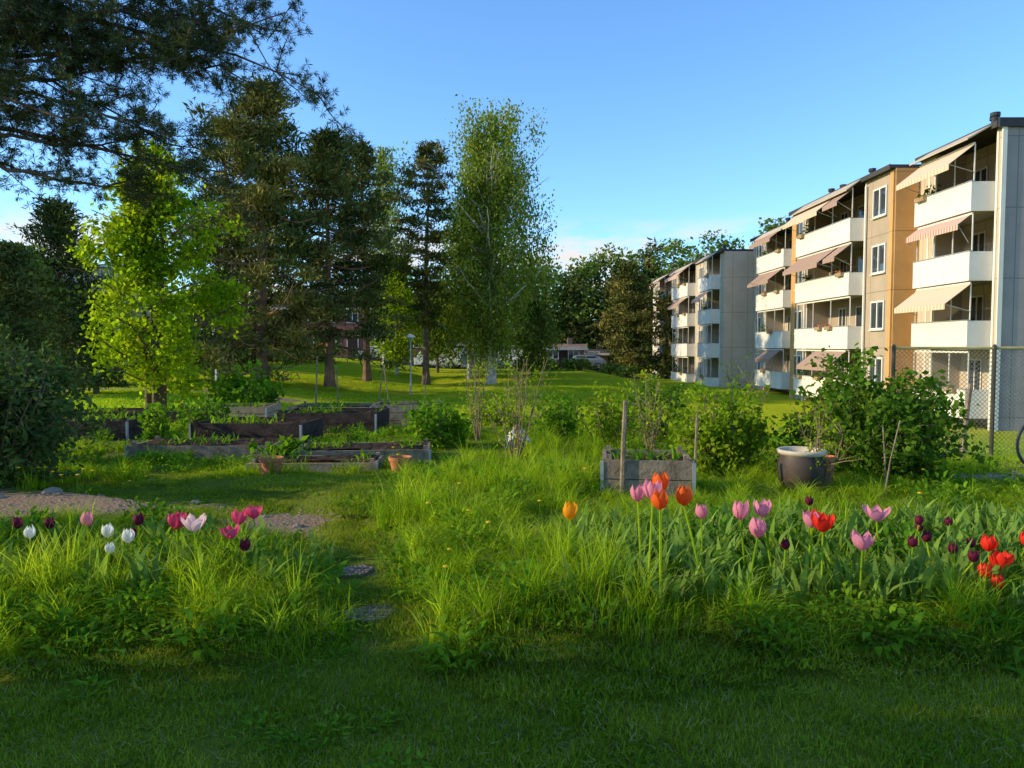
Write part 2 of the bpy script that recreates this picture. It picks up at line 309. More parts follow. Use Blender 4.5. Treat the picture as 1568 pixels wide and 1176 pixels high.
# ------------------------------------------------------------ trees
def wob(p0,p1,n,amp):
    p0=np.array(p0,float);p1=np.array(p1,float);t=np.linspace(0,1,n)[:,None]
    P=p0+(p1-p0)*t;w=rng.normal(size=(n,3))*amp;w[0]=0;return P+np.cumsum(w,0)*.5*np.linspace(0,1,n)[:,None]
def tree(name,X,Y,Ht,prof,z0,nl,leafn,L,W,lm,bm,style='broad',tr=.2,clr=.5,lean=0,stems=1,gap=0.,sprd=.12,rv=(.45,1.2)):
    """prof: crown radius as list bottom->top; z0 crown base"""
    b=MB();base=np.array([0,0,-.2]);tops=[]
    for s in range(stems):
        a=rng.uniform(0,6.28);off=0 if stems==1 else sprd*Ht*rng.uniform(.4,1)
        top=np.array([lean+off*math.cos(a),off*math.sin(a),Ht*(1 if s==0 else rng.uniform(.75,.95))])
        T=wob(base+np.array([.15*math.cos(a),.15*math.sin(a),0])*(stems>1),top,12,Ht*.008)
        r=tr*(1-.93*np.linspace(0,1,12)**.9);r[0]*=1.35;r*=1 if s==0 else .7
        b.tube(T,r,1,8);tops.append(T)
    C=[]
    for i in range(nl):
        T=tops[i%stems];t=((i+.5)/nl)**.9;z=z0+(Ht*.985-z0)*t
        R=np.interp(t,np.linspace(0,1,len(prof)),prof)*rng.uniform(*rv)
        az=i*2.39996+rng.normal()*.3
        zt=np.interp(z,T[:,2],np.arange(12));i0=min(10,int(zt));p=T[i0]+(T[i0+1]-T[i0])*(zt-i0)
        up={'broad':.55,'birch':.75,'pine':.12,'spruce':-.15}[style]
        drop=R*up
        st=p-np.array([0,0,min(drop*.6,z*.3)]) if up>0 else p
        e=p+np.array([R*math.cos(az),R*math.sin(az),drop*.4+rng.normal()*.1*R])
        Lm=wob(st,e,7,R*.045)
        if style=='pine': Lm[:,2]+=-.12*R*np.sin(np.linspace(0,3.1,7))
        r=np.linspace(max(.02,tr*.28*(R/max(prof))),.008+.01*tr,7);b.tube(Lm,r,1,5)
        m=5 if style!='birch' else 6
        for k in range(m):
            f=rng.uniform(.35,1.02);q=Lm[min(6,int(f*6))]
            jit=rng.normal(size=3)*R*np.array([.22,.22,.10 if style in('pine','spruce') else .2])
            c=q+jit
            if R>.8: b.tube([q,(q+c)/2+np.array([0,0,.03*R]),c],[.02*tr*5*.3,.008,.004],1,4)
            C.append(c)
    C=np.array(C);n=len(C);wgt=rng.uniform(.3,1.6,n)*(rng.uniform(size=n)>gap);wgt/=wgt.sum()
    idx=rng.choice(n,leafn,p=wgt)
    sg={'broad':(.5,.5,.4),'birch':(.42,.42,.95),'pine':(.5,.5,.22),'spruce':(.45,.45,.25)}[style]
    off=rng.normal(size=(leafn,3))*np.array(sg)*clr
    if style=='birch': off[:,2]-=.5*clr
    P=C[idx]+off;P[:,2]=np.maximum(P[:,2],.4);P[:,2]=np.where(P[:,2]>Ht,Ht-(P[:,2]-Ht)*.6,P[:,2])
    D=None
    if style=='pine': D=np.stack([off[:,0],off[:,1],np.abs(off[:,2])+.3],1);D/=np.linalg.norm(D,axis=1)[:,None]
    if style=='birch': D=np.tile([0,0,-.8],(leafn,1))
    b.leaves(P,L,W,0,D)
    return b.make(name,[M[lm],M[bm]],(X,Y,h(X,Y)))
tree('linden_tree',-8.25,17.2,6.3,[.9,1.35,1.65,1.6,1.3,.9,.35],.8,58,22000,.10,.07,'lime','bark','broad',.12,.36,stems=4,gap=.2,sprd=.08)
tree('pine_tree',-15.1,45,18.2,[5.4,6.4,6.2,5.2,4.4,3.2,2.2,.8],1.2,95,46000,.32,.085,'pine_w','barkred','pine',.42,.95,gap=.25)
tree('pine_tree',-12.0,49,17.0,[3.8,4.5,4.5,4.4,3.4,2.0,.8],3.0,75,32000,.32,.085,'pine','barkred','pine',.35,.85,gap=.3)
tree('pine_tree',-21.5,56,19.,[3.,3.6,4.0,3.8,3.2,2.4,.8],6,60,22000,.32,.085,'pine','barkred','pine',.35,.9,gap=.25)
tree('pine_tree',-10.9,56,17.8,[2.0,2.6,3.0,3.2,2.4,.8],6,46,14000,.32,.09,'pine','barkred','pine',.3,.8,gap=.3)
tree('pine_tree',-6.7,58,18.9,[1.2,1.3,2.0,2.6,2.7,2.1,.7],4.5,56,13000,.32,.09,'pine_w','bark','pine',.28,.6,gap=.3)
tree('birch_tree',-1.6,58,21.4,[2.6,3.8,4.2,4.6,4.6,4.0,3.4,1.6],3.0,90,52000,.20,.12,'birch','barkw','birch',.3,.95,stems=3,gap=.28,sprd=.05,rv=(.35,1.3))
tree('birch_tree',-3.6,63,15.,[2.6,3.0,3.0,2.6,1.8,.8],2.8,60,20000,.21,.13,'birch','barkw','birch',.2,1.0,gap=.1)
tree('birch_tree',-12.3,72,20.5,[1.5,2.3,2.6,2.6,2.2,1.0],5,50,10000,.24,.14,'birch','barkw','birch',.22,1.0,gap=.2)
tree('birch_tree',-9.9,64,10.,[1.5,2.5,2.8,2.4,1.6,.7],1,45,11000,.24,.15,'lime','barkw','broad',.15,.9,gap=.1)
tree('rowan_tree',-7.0,70,8.5,[1.8,2.6,2.8,2.2,1.],1.5,40,8000,.26,.18,'forest','bark','broad',.15,.9,gap=.1)
tree('rowan_tree',1.8,66,6.5,[1.6,2.2,2.4,1.8,.8],.6,40,8000,.24,.16,'forest','bark','broad',.12,.8,gap=.1)
tree('pine_tree',-27.2,45,11.0,[2.2,2.6,2.4,1.8,.6],2,50,12000,.34,.09,'pine','bark','pine',.2,.9)
tree('pine_tree',12.6,80,12.3,[2.4,3.2,3.0,2.5,1.8,.6],.8,60,13000,.4,.13,'pine_w','bark','pine',.2,.9,gap=.1)
tree('spruce_tree',-20.9,31,6.4,[2.2,2.2,1.8,1.2,.3],.4,60,15000,.22,.06,'pine','bark','spruce',.14,.7)
tree('spruce_tree',-19.0,34,4.6,[2.0,2.0,1.6,1.0,.3],.4,50,11000,.24,.07,'pine','bark','spruce',.14,.7)
tree('rowan_tree',-28,42,8,[2,3,3,2.2,1],1,45,12000,.24,.15,'forest','bark','broad',.15,.9)
# ------------------------------------------------------------ near overhanging pine
def near_pine():
    b=MB();X,Y=-10.6,12.6
    T=wob((0,0,-.2),(.3,.2,10.5),14,.05);b.tube(T,np.linspace(.26,.07,14),1,10)
    C=[];DV=[]
    br=[(5.0,-.1,6.9,5.9),(4.4,-.25,6.2,6.7),(3.6,.3,5.1,6.1),(3.5,-.5,4.8,5.5),(2.6,.0,3.6,4.9),(2.9,.3,3.9,4.2),(4.9,.15,6.4,7.5),(3.6,-.5,5.2,7.3),(2.2,-.6,3.6,6.6),(5.4,-.35,6.0,8.1),(3,.5,4.4,8.2),(.5,2.6,3,6),(4.2,.0,4.9,5.2),
    (4.,.2,6.0,6.4),(4.2,-.4,5.6,7.0),(4.,.5,5.2,7.8),(3.9,.1,4.6,5.7),(3.,-.2,4.4,6.3),(3.,-.1,4.6,7.1),(3,.3,5.4,5.3),(3,.0,5.8,7.9),(4.5,-.1,6.5,7.1),(4.,.1,6.3,6.8),(3.5,-.2,5.8,7.5),(3.5,-.1,5.6,6.2),(-2.5,1,3,7)]
    for bx,by,Lr,z in br:
        a=math.atan2(by,bx);a0=a
        e=np.array([Lr*math.cos(a),Lr*math.sin(a)+rng.normal()*.3,z+rng.normal()*.15])
        st=np.array([.2,.1,z+rng.uniform(.2,1.0)]);Lm=wob(st,e,12,.22);Lm[:,2]+=.35*np.sin(np.linspace(0,6,12)+rng.uniform(0,6))*np.linspace(.2,.6,12);b.tube(Lm,np.linspace(.055,.01,12),1,6)
        for k in range(22):
            f=rng.uniform(.12,1)
            q=Lm[min(11,int(f*11.99))];aa=a0+rng.choice([-1,1])*rng.uniform(.3,1.3);l2=rng.uniform(.3,1.15)*(1.15-f*.5)
            e2=q+np.array([l2*math.cos(aa),l2*math.sin(aa),rng.normal()*.28-.12*l2]);S2=wob(q,e2,6,.06);b.tube(S2,np.linspace(.014,.005,6),1,4)
            for j in range(9):
                g=rng.uniform(.2,1.);r_=S2[min(5,int(g*5.99))];d=np.append(rng.normal(size=2)*.6,rng.normal()*.4+.12)+(e2-q)*.5;l3=rng.uniform(.12,.34);e3=r_+d/np.linalg.norm(d)*l3
                b.tube([r_,e3],[.005,.003],1,3)
                for f3 in(.5,1.):
                    C.append(r_+(e3-r_)*f3);DV.append((e3-r_)/l3)
    C=np.array(C);DV=np.array(DV);n=20
    d=rng.normal(size=(len(C),n,3));d/=np.linalg.norm(d,axis=2)[:,:,None];d=d*.9+DV[:,None]*.6;d/=np.linalg.norm(d,axis=2)[:,:,None]
    P=(C[:,None]+d*.055).reshape(-1,3);d=d.reshape(-1,3)
    q=np.cross(d,rng.normal(size=d.shape));q/=np.linalg.norm(q,axis=1)[:,None]
    L,W=.11,.011
    V=np.stack([P-d*L/2,P+q*W/2,P+d*L/2,P-q*W/2],1);b.add(V.reshape(-1,3),np.arange(len(P)*4).reshape(-1,4),0)
    b.make('pine_tree',[M['pine_near'],M['bark']],(X,Y,h(X,Y)))
near_pine()
# ------------------------------------------------------------ distant forest
def mass(name,items,mat,L=.6,W=.35):
    b=MB()
    for X,Y,z1,R,con,n in items:
        z0=h(X,Y);Ht=z1-z0
        b.tube([(X,Y,z0-.5),(X,Y,z0+Ht*.9)],[.22,.05],1,5)
        m=26;t=rng.uniform(.03,1,m)
        rr=R*((1-t)*.95+.08 if con else np.sqrt(np.clip(1-(2*t-.85)**2*.75,.05,1)))
        a=rng.uniform(0,6.28,m);f=rng.uniform(.4,1,m)
        C=np.stack([X+rr*f*np.cos(a),Y+rr*f*np.sin(a),z0+.3+t*(Ht-.6)],1)
        id=rng.integers(0,m,n);P=C[id]+rng.normal(size=(n,3))*np.array([.28,.28,.2])*(R*.9);P[:,2]=np.maximum(P[:,2],z0+.1)
        P[:,2]=np.where(P[:,2]>z1+.3,z1+.3-(P[:,2]-z1-.3),P[:,2])
        b.leaves(P,L,W,0)
    b.make(name,[M[mat],M['bark']])
it=[];
for i in range(44):
    bear=rng.uniform(-.05,.46);Dd=rng.uniform(96,125);X=bear*Dd;it.append((X,Dd,1.5+Dd*rng.uniform(.075,.125)+(1.5 if bear>.2 else 0),rng.uniform(3,5),False,1300))
for bear,py in((.045,392),(.09,398),(.125,378),(.215,372),(.24,385),(.27,358),(.285,365),(.35,340),(.17,385),(.38,345),(.10,388),(.145,395)):
    Dd=101;it.append((bear*Dd,Dd,1.5+(530-py)/1141*Dd,3.6,False,2200))
mass('distant_deciduous_trees',it,'forest',.5,.3)
it=[(.155*98,98,12.2,3.0,True,3500),(.186*99,99,15.2,2.6,True,2500),(.14*97,97,10.5,3,True,2200),(.08*97,97,11,3,True,2000),(.195*85,80,7,2.6,True,2500),(.35*100,100,17,2.8,True,1800)]
mass('distant_spruce_trees',it,'pine_w',.6,.2)
it=[]
for i in range(60):
    bear=rng.uniform(-.75,-.02);Dd=rng.uniform(90,108);it.append((bear*Dd,Dd,1.5+Dd*rng.uniform(.04,.085)+(2.5 if bear<-.55 else 0),rng.uniform(2.5,4.5),rng.uniform()<.5,1000))
for i in range(8):
    bear=rng.uniform(-.75,-.62);Dd=rng.uniform(50,62);it.append((bear*Dd,Dd,1.5+Dd*rng.uniform(.05,.10),rng.uniform(2.5,3.5),rng.uniform()<.6,1600))
mass('background_forest_trees',it,'forest',.5,.28)
it=[]
for i in range(20):
    X=-46+i*1.5;it.append((X,67+rng.normal()*1.5,h(X,67)+rng.uniform(1.2,2.6),1.6,False,600))
for X in (3.2,5.4,6.6,9.6,10.8): it.append((X,71+rng.normal(),h(X,71)+rng.uniform(.9,1.5),1.0,False,400))
mass('park_shrubbery_bushes',it,'forest',.32,.2)
# ------------------------------------------------------------ leafy mass out of view at left, added to shade the foreground
def shade_hedge():
    b=MB();
    for k in range(40):
        X=rng.uniform(-12,-8.4);Y=rng.uniform(-9,2.0);b.tube([(X,Y,-.2),(X+rng.normal()*.2,Y+rng.normal()*.2,4.6)],[.06,.02],1,5)
    n=20000;P=np.stack([rng.uniform(-12.3,-8.0,n),rng.uniform(-10,2.3,n),rng.uniform(.05,1,n)**.8*5.2],1);P[:,2]+=.35*np.sin(P[:,0]*2)*np.sin(P[:,1]*1.7)
    P[:,1]+=rng.normal(size=n)*.12
    b.leaves(P,.30,.22,0);b.make('unseen_shade_hedge',[M['shade_hedge'],M['twig']])
shade_hedge()
# ------------------------------------------------------------ shrubs
def shrub(name,X,Y,w,Hh,n,L,W,mat,stems=14,sig=.13,zc=.35,arch=.25):
    b=MB();C=[]
    for i in range(stems):
        a=rng.uniform(0,6.28);r=w/2*rng.uniform(.2,1)
        e=np.array([r*math.cos(a),r*math.sin(a)*.9,Hh*rng.uniform(.6,.93)*(1-arch*(r/(w/2))**2)])
        S=wob((r*.15*math.cos(a),r*.15*math.sin(a),-.05),e,8,.02*Hh);b.tube(S,np.linspace(.009,.003,8)*(1+Hh*.4),1,5)
        for k in range(10):
            f=rng.uniform(zc*.6,1);q=S[min(7,int(f*7.99))];c=q+rng.normal(size=3)*w*.08;b.tube([q,c],[.004,.002],1,3);C.append(c);C.append(c+rng.normal(size=3)*.05)
    C=np.array(C);id=rng.integers(0,len(C),n);P=C[id]+rng.normal(size=(n,3))*sig*w*.8;P[:,2]=np.maximum(P[:,2],.04)
    b.leaves(P,L,W,0);return b.make(name,[M[mat],M['twig']],(X,Y,h(X,Y)))
shrub('currant_bush',2.3,8.3,1.35,1.08,8500,.052,.038,'bush',34,.05,.2,.4)
shrub('currant_bush',3.85,7.9,1.85,1.2,24000,.055,.042,'bushd',85,.045,.1,.5)
shrub('currant_bush',1.35,10.2,1.1,.95,1900,.055,.04,'bush',18,.06)
shrub('currant_bush',2.25,11.4,1.0,1.1,2400,.06,.045,'bushd',18,.07)
shrub('rhododendron_bush',-5.2,7.4,1.75,1.55,15000,.075,.034,'bushb',60,.05,.1,.4)
shrub('rhododendron_bush',-6.6,9.2,1.7,1.4,10000,.075,.035,'bushb',40,.05,.2,.4)
shrub('rhododendron_bush',-5.7,4.7,1.7,1.7,8000,.08,.04,'bushb',34,.05,.2,.4)  # bush outside the view, added to shade the left tulips
shrub('lovage_plant',-1.15,10.9,.9,.6,1900,.08,.06,'weed',14,.08)
shrub('lovage_plant',-1.3,12.8,.8,.55,1300,.08,.06,'weed',14,.08)
shrub('peony_plant',-5.3,10.9,.5,.7,900,.07,.04,'weed',10,.08)
shrub('peony_plant',-6.1,17.2,1.4,1.2,3000,.10,.07,'weed',18,.08)
shrub('hosta_plant',-2.95,9.5,.5,.25,500,.10,.06,'weed',10,.08)
shrub('raspberry_bush',-5.1,12.3,.8,.75,1300,.07,.05,'weed',14,.08)
shrub('raspberry_bush',.9,12.3,1.2,.7,1500,.07,.05,'weed',14,.08)
shrub('raspberry_bush',-8.9,14.2,1.0,.6,1200,.08,.05,'weed',14,.08)
shrub('raspberry_bush',-.3,14.5,1.3,.5,1200,.08,.06,'bush',14,.08)
def bare(name,X,Y,w,Hh,n):
    b=MB();C=[]
    for i in range(n):
        a=rng.uniform(0,6.28);r=w/2*rng.uniform(.2,1);e=np.array([r*math.cos(a),r*math.sin(a),Hh*rng.uniform(.6,1)])
        S=wob((r*.1*math.cos(a),r*.1*math.sin(a),-.05),e,9,.05);b.tube(S,np.linspace(.010,.003,9),0,4)
        for k in range(7):
            f=rng.uniform(.3,1);q=S[int(f*8)];c=q+np.array([rng.normal()*.14,rng.normal()*.14,abs(rng.normal())*.16]);b.tube([q,(q+c)/2+.01,c],[.004,.003,.0015],0,3);C.append(c);C.append((q+c)/2)
    C=np.array(C);id=rng.integers(0,len(C),len(C)*4);b.leaves(C[id]+rng.normal(size=(len(id),3))*.03,.035,.022,1)
    b.make(name,[M['twig'],M['lime']],(X,Y,h(X,Y)))
bare('blueberry_bush',.05,10.0,1.1,1.35,17);bare('blueberry_bush',-.55,11.8,.8,1.3,9);bare('blueberry_bush',1.75,9.4,.8,1.2,10);bare('rose_bush',2.9,6.9,.5,.7,7);bare('rose_bush',3.9,12.5,1.5,1.5,10)
# ------------------------------------------------------------ raised beds
def raised_bed(X,Y,w,d,hh,rz,mt):
    b=MB();nb=max(1,int(round(hh/.16)));bh=hh/nb
    for i in range(nb):
        z=bh*(i+.5)-.03;o=rng.normal(size=4)*.006;g=bh-.008
        b.box((o[0],-d/2+o[1]*.3,z),(w,.035,g),0,rz=o[2]*.5);b.box((o[1],d/2,z),(w,.035,g),0)
        b.box((-w/2+.0175+.001,o[2],z),(.034,d-.038,g-.003),0);b.box((w/2-.0175-.001,o[3],z),(.034,d-.038,g-.003),0)
    for sx in(-1,1):
        for sy in(-1,1):b.box((sx*(w/2-.06),sy*(d/2-.045),hh/2),(.05,.05,hh+.02),0)
        b.box((sx*(w/2+.004),-d/2-.004,hh/2-.03),(.03,.045,hh*.9),2)
    n=10;gx=np.linspace(-w/2+.04,w/2-.04,n);gy=np.linspace(-d/2+.03,d/2-.03,n);A,Bq=np.meshgrid(gx,gy);Z=hh*.78+rng.normal(size=A.shape)*.018
    i=np.arange(n-1)[:,None]*n;j=np.arange(n-1)[None];b.add(np.stack([A,Bq,Z],-1).reshape(-1,3),np.stack([i+j,i+j+1,i+n+j+1,i+n+j],-1).reshape(-1,4),1)
    k=int(90*w*d);P=np.stack([rng.uniform(-w/2+.1,w/2-.1,k),rng.uniform(-d/2+.1,d/2-.1,k),np.full(k,hh*.76)],1);P=P[np.sin(P[:,0]*4+X)>-.3];k=len(P)
    b.blades(P,rng.uniform(0,6.28,k),rng.uniform(.05,.22,k),.03,rng.uniform(.3,1.2,k),3,4,[.2,.8,1,.8,.1])
    b.make('raised_garden_bed',[M[mt],M['soil'],M['metal'],M['weed']],(X,Y,h(X,Y)),rz)
for q in BEDS: raised_bed(*q)
def pot(name,X,Y,r,hh,m,plant=True,z=0):
    b=MB();b.lathe([(r*.0,.0),(r*.68,0),(r*.92,hh*.8),(r*1.02,hh*.8),(r*1.05,hh),(r*.93,hh),(r*.9,hh*.86),(0,hh*.84)],0,24)
    b.lathe([(0,hh*.87),(r*.9,hh*.865)],1,24)
    b.make(name,[m,M['soil'],M['weed']],(X,Y,h(X,Y)+z),smooth=False)
pot('terracotta_pot',-2.7,8.3,.13,.2,M['terra']);pot('terracotta_pot',-1.3,8.6,.13,.2,M['terra']);pot('terracotta_pot',3.05,7.2,.09,.3,M['terra'])
b=MB();b.lathe([(0,0),(.15,0),(.205,.12),(.22,.26),(.20,.36)],0,32);b.lathe([(.20,.36),(.22,.375),(.225,.40),(.21,.41),(.185,.40),(.175,.33),(0,.32)],1,32)
b.make('glazed_ceramic_pot',[pmat('dark_glaze',(.06,.042,.032),.5,6,.5,spec=.3),pmat('cream_rim',(.55,.46,.34),.5,4,.15)],(2.72,6.95,h(2.72,6.95)),smooth=True)
b=MB();b.lathe([(0,0),(.16,.0),(.2,.1),(.14,.2),(.07,.24),(.03,.3),(.0,.31)],0,14);V=b.v[0];V+=rng.normal(size=V.shape)*.02
b.make('white_plastic_sack',[M['white']],(.08,11.0,h(.08,11)+.02))
def stake(X,Y,hh,r,tx=0,ty=0,m='wood_grey',name='wooden_stake'):
    b=MB();b.tube([(0,0,-.15),(tx*.5,ty*.5,hh*.5),(tx,ty,hh)],[r,r,r*.9],0,6);b.tube([(tx,ty,hh-.001),(tx,ty,hh+.004)],[r*.9,.001],0,6);b.make(name,[M[m]],(X,Y,h(X,Y)))
stake(1.0,6.75,.85,.022,.03);stake(6.0,9.9,1.05,.035,.1);stake(-4.5,17,1.5,.02,.06);stake(-4.1,17.6,1.3,.015,-.05);stake(-3.3,18,1.4,.015,.2);stake(-2.6,16,1.2,.012,-.15);stake(1.7,6.9,.75,.012,.02);stake(-2.0,16.6,1.1,.012,.1);stake(3.3,6.6,.7,.007,.15);stake(3.5,6.9,.6,.007,-.05)
def pebbles(X,Y,R,name,n=520):
    b=MB();rad=lambda t:R*(1+.12*math.sin(2*t+1)+.08*math.sin(3*t+X))
    b.lathe([(R,-.03),(R*.97,.004),(R*.9,.010),(0.001,.012)],0,18);V=b.v[0]
    for q in V:
        r=math.hypot(q[0],q[1]);t=math.atan2(q[1],q[0]);
        if r>.01: q[0]*=rad(t)/R;q[1]*=rad(t)/R
    for i in range(n):
        t=rng.uniform(0,6.28);rr=rad(t)*.93*math.sqrt(rng.uniform());r=rng.uniform(.004,.010);b.lathe([(.0005,r*.6),(r*.7,r*.4),(r,0)],1+int(rng.integers(0,2)),6,(rr*math.cos(t),rr*math.sin(t),.010))
    b.make(name,[pmat('slab',(.13,.10,.07),.95,20,.3,spec=0),pmat('pebble_a',(.34,.26,.19),.9,30,.4,spec=.1),pmat('pebble_b',(.17,.12,.09),.9,30,.4,spec=.1)],(X,Y,h(X,Y)+.012),.15)
pebbles(-.78,4.05,.135,'pebble_stepping_stone');pebbles(-1.02,4.75,.12,'pebble_stepping_stone',300)
def stones(name,pts,m):
    b=MB()
    for X,Y,r in pts:
        b.lathe([(.01,r*.45),(r*.6,r*.35),(r,r*.05),(r*.95,-r*.3)],0,9,(X,Y,h(X,Y)));V=b.v[-1];V[:]+=rng.normal(size=V.shape)*r*.08
    b.make(name,[m])
stones('garden_stones',[(-4.3,6.9,.09),(-3.9,7.0,.07),(-3.5,6.9,.08),(-3.0,7.0,.06),(-2.2,6.5,.05),(-1.8,6.2,.05),(-4.7,6.7,.09),(5.2,7.7,.13),(5.5,7.8,.11),(5.0,8.1,.12),(5.8,7.5,.14),(5.4,8.3,.1),(6.1,7.9,.13),(6.2,8.6,.12),(4.9,7.3,.09)]+[(rng.uniform(-5.2,-1.5),rng.uniform(5.9,6.9),.022) for _ in range(90)]+[(rng.uniform(4.6,8),rng.uniform(7,9.4),.035) for _ in range(120)],pmat('stone',(.34,.25,.17),.9,5,.3,.5,20,spec=.05))
# ------------------------------------------------------------ tulips
def petalmat(name,c1,c2):
    m,t,out=nt(name);f=noise(t,60,2)
    c=mixc(t,f,c1,c2);d=t.nodes.new('ShaderNodeBsdfPrincipled');d.inputs['Roughness'].default_value=.6;d.inputs['Specular IOR Level'].default_value=.2;tl=t.nodes.new('ShaderNodeBsdfTranslucent')
    t.links.new(c,d.inputs['Base Color']);t.links.new(c,tl.inputs[0]);ms=t.nodes.new('ShaderNodeMixShader');ms.inputs[0].default_value=.45
    t.links.new(d.outputs[0],ms.inputs[1]);t.links.new(tl.outputs[0],ms.inputs[2]);t.links.new(ms.outputs[0],out.inputs[0]);return m
TC={'pink':petalmat('petal_pink',(.80,.20,.30),(.90,.42,.48)),'mag':petalmat('petal_magenta',(.68,.04,.12),(.82,.14,.26)),'red':petalmat('petal_red',(.85,.02,.015),(.9,.06,.02)),
'oran':petalmat('petal_orange_red',(.92,.10,.01),(.95,.22,.03)),'yor':petalmat('petal_yellow_orange',(.95,.32,.01),(.95,.5,.02)),'pur':petalmat('petal_dark_purple',(.12,.008,.03),(.22,.02,.06)),
'wht':petalmat('petal_white',(.85,.83,.72),(.88,.86,.78)),'yel':petalmat('petal_yellow',(.88,.62,.02),(.92,.7,.05)),'lpk':petalmat('petal_pale_pink',(.88,.5,.52),(.88,.72,.70))}
def tulip(X,Y,zh,col,size=1.,op=0.):
    b=MB();g=h(X,Y);Hs=zh-g;bx,by=rng.normal(size=2)*.035
    S=np.array([(0,0,-.02),(bx*.2,by*.2,Hs*.35),(bx*.6,by*.6,Hs*.7),(bx,by,Hs)]);b.tube(S,[.006,.0055,.005,.0045],1,6)
    R=.031*size;Hh=.076*size*(1-.18*op)
    v=np.linspace(0,1,7);tip=rng.uniform(.5,.75)
    for ring in(0,1):
        for k in range(3):
            a=k*2.094+ring*1.047+rng.normal()*.1+bx*30;oo=op*(1 if ring==0 else .6)+rng.normal()*.10
            rc=np.interp(v,[0,.2,.45,.7,1],[.12,.8,1.,.95,tip])*(1-.08*ring);ro=np.interp(v,[0,.2,.45,.7,1],[.12,.8,1.2,1.6,2.0])
            r=R*(rc*(1-oo)+ro*oo);w=np.interp(v,[0,.2,.5,.8,1],[.5,.85,1.,.7,.06])*.72*(1-.35*oo*v)
            hz=Hh*(v*(1+.04*ring+rng.normal()*.04)-.12*oo*v**2*op)
            u=np.linspace(-1,1,5);A=a+u[None]*w[:,None];rr=r[:,None]*(1+.10*(np.abs(u)[None]**2)*(v[:,None]*(.5-ring)))
            V=np.stack([bx+rr*np.cos(A),by+rr*np.sin(A),Hs+hz[:,None]-.006*(u[None]**2)*v[:,None]+0*rr],-1).reshape(-1,3)
            i=np.arange(6)[:,None]*5;j=np.arange(4)[None];b.add(V,np.stack([i+j,i+j+1,i+6+j,i+5+j],-1).reshape(-1,4),0)
    n=4;az=rng.uniform(0,6.28,n);b.blades(np.zeros((n,3)),az,rng.uniform(.4,.62,n)*Hs,rng.uniform(.03,.055,n),rng.uniform(.2,.7,n),2,6,[.4,.8,1,.95,.7,.35,.04],az+1.57)
    b.make('tulip',[TC[col],M['grass_long'],M['tleaf']],(X,Y,g),smooth=True)
TL=[(995,755,'pink',3.8,1.15,.35),(1015,766,'oran',3.7,1.1,0),(1016,741,'oran',3.95,1.1,.2),(1080,762,'oran',3.9,1.15,0),(1080,788,'pink',4.3,.9,0),(869,785,'yor',4.2,1.1,0),(1147,785,'pink',4.1,1.15,0),(1150,811,'pink',3.8,1.1,0),(1190,782,'pink',4.1,1.1,.4),
(1250,797,'pink',4.0,1.0,.3),(1265,803,'red',3.85,1.15,.5),(1325,826,'pink',3.75,1.15,.5),(1355,790,'pink',4.1,1.15,.8),(985,758,'pink',4.0,1.0,.2),(1240,793,'red',4.1,.9,.3),
(1205,835,'pur',4,.65,0),(1245,768,'pur',4.6,.65,0),(1400,793,'pur',4.4,.65,0),(1403,832,'pur',4,.65,0),(1440,828,'pur',4.1,.7,0),(1463,850,'pur',3.9,.7,0),(1485,845,'pur',4,.65,0),(1457,800,'pur',4.5,.6,0),(1505,835,'pur',4.2,.65,0),(1415,808,'pur',4.4,.6,0),
(1530,835,'red',4.0,1,.2),(1553,857,'red',3.85,1,.5),(1535,868,'red',3.9,.9,.2),(1510,878,'red',3.8,.85,.1),(1545,897,'red',3.75,.8,0),(1560,826,'red',4.2,.9,.2),(1370,910,'mag',3.9,.5,0),
(1428,870,'yel',3.9,.65,.1),(1412,960,'wht',3.7,.65,.1),(952,856,'mag',4.3,.5,0),
(128,798,'pink',4.6,.95,0),(265,797,'mag',4.3,1.1,.5),(278,793,'mag',4.35,1.0,.4),(294,806,'lpk',4.1,1.15,.7),(350,795,'mag',4.4,1.05,.3),(390,782,'mag',4.5,1.,.5),(352,820,'mag',4.2,1.0,.6),(368,836,'pur',4.2,.8,0),(205,797,'pur',4.5,.8,0),(165,826,'wht',4.3,.9,0),(175,815,'wht',4.4,.9,0),(37,818,'wht',4.3,.8,0),(152,840,'wht',4.2,.7,0),(20,803,'pur',4.6,.8,0),(195,820,'pur',4.4,.7,0),(62,806,'pur',4.7,.8,0)]
for a_,b_,c_,Dd,s_,o_ in TL: tulip((a_-784)/1141*Dd,Dd,EYE-(b_-530)/1141*Dd-.045*s_,c_,s_*1.25,o_)
def dand():
    b=MB()
    pts=[(-.36,3.9),(-.4,4.6),(-.32,5.3),(-.15,4.4),(-.45,6.2),(.2,5.6),(-.6,5.2)]+[(rng.uniform(-4.9,-3.3),rng.uniform(6.7,7.6)) for _ in range(12)]+[(rng.uniform(-5,5),rng.uniform(4.5,12)) for _ in range(26)]
    for X,Y in pts:
        z=h(X,Y);t=rng.uniform(.16,.34);b.tube([(X,Y,z),(X+.01,Y,z+t)],[.002,.002],1,4);b.lathe([(.0005,.012),(.012,.009),(.019,.004),(.012,0),(.001,-.004)],0,10,(X+.01,Y,z+t))
    b.make('dandelions',[TC['yel'],M['weed']],smooth=True)
dand()
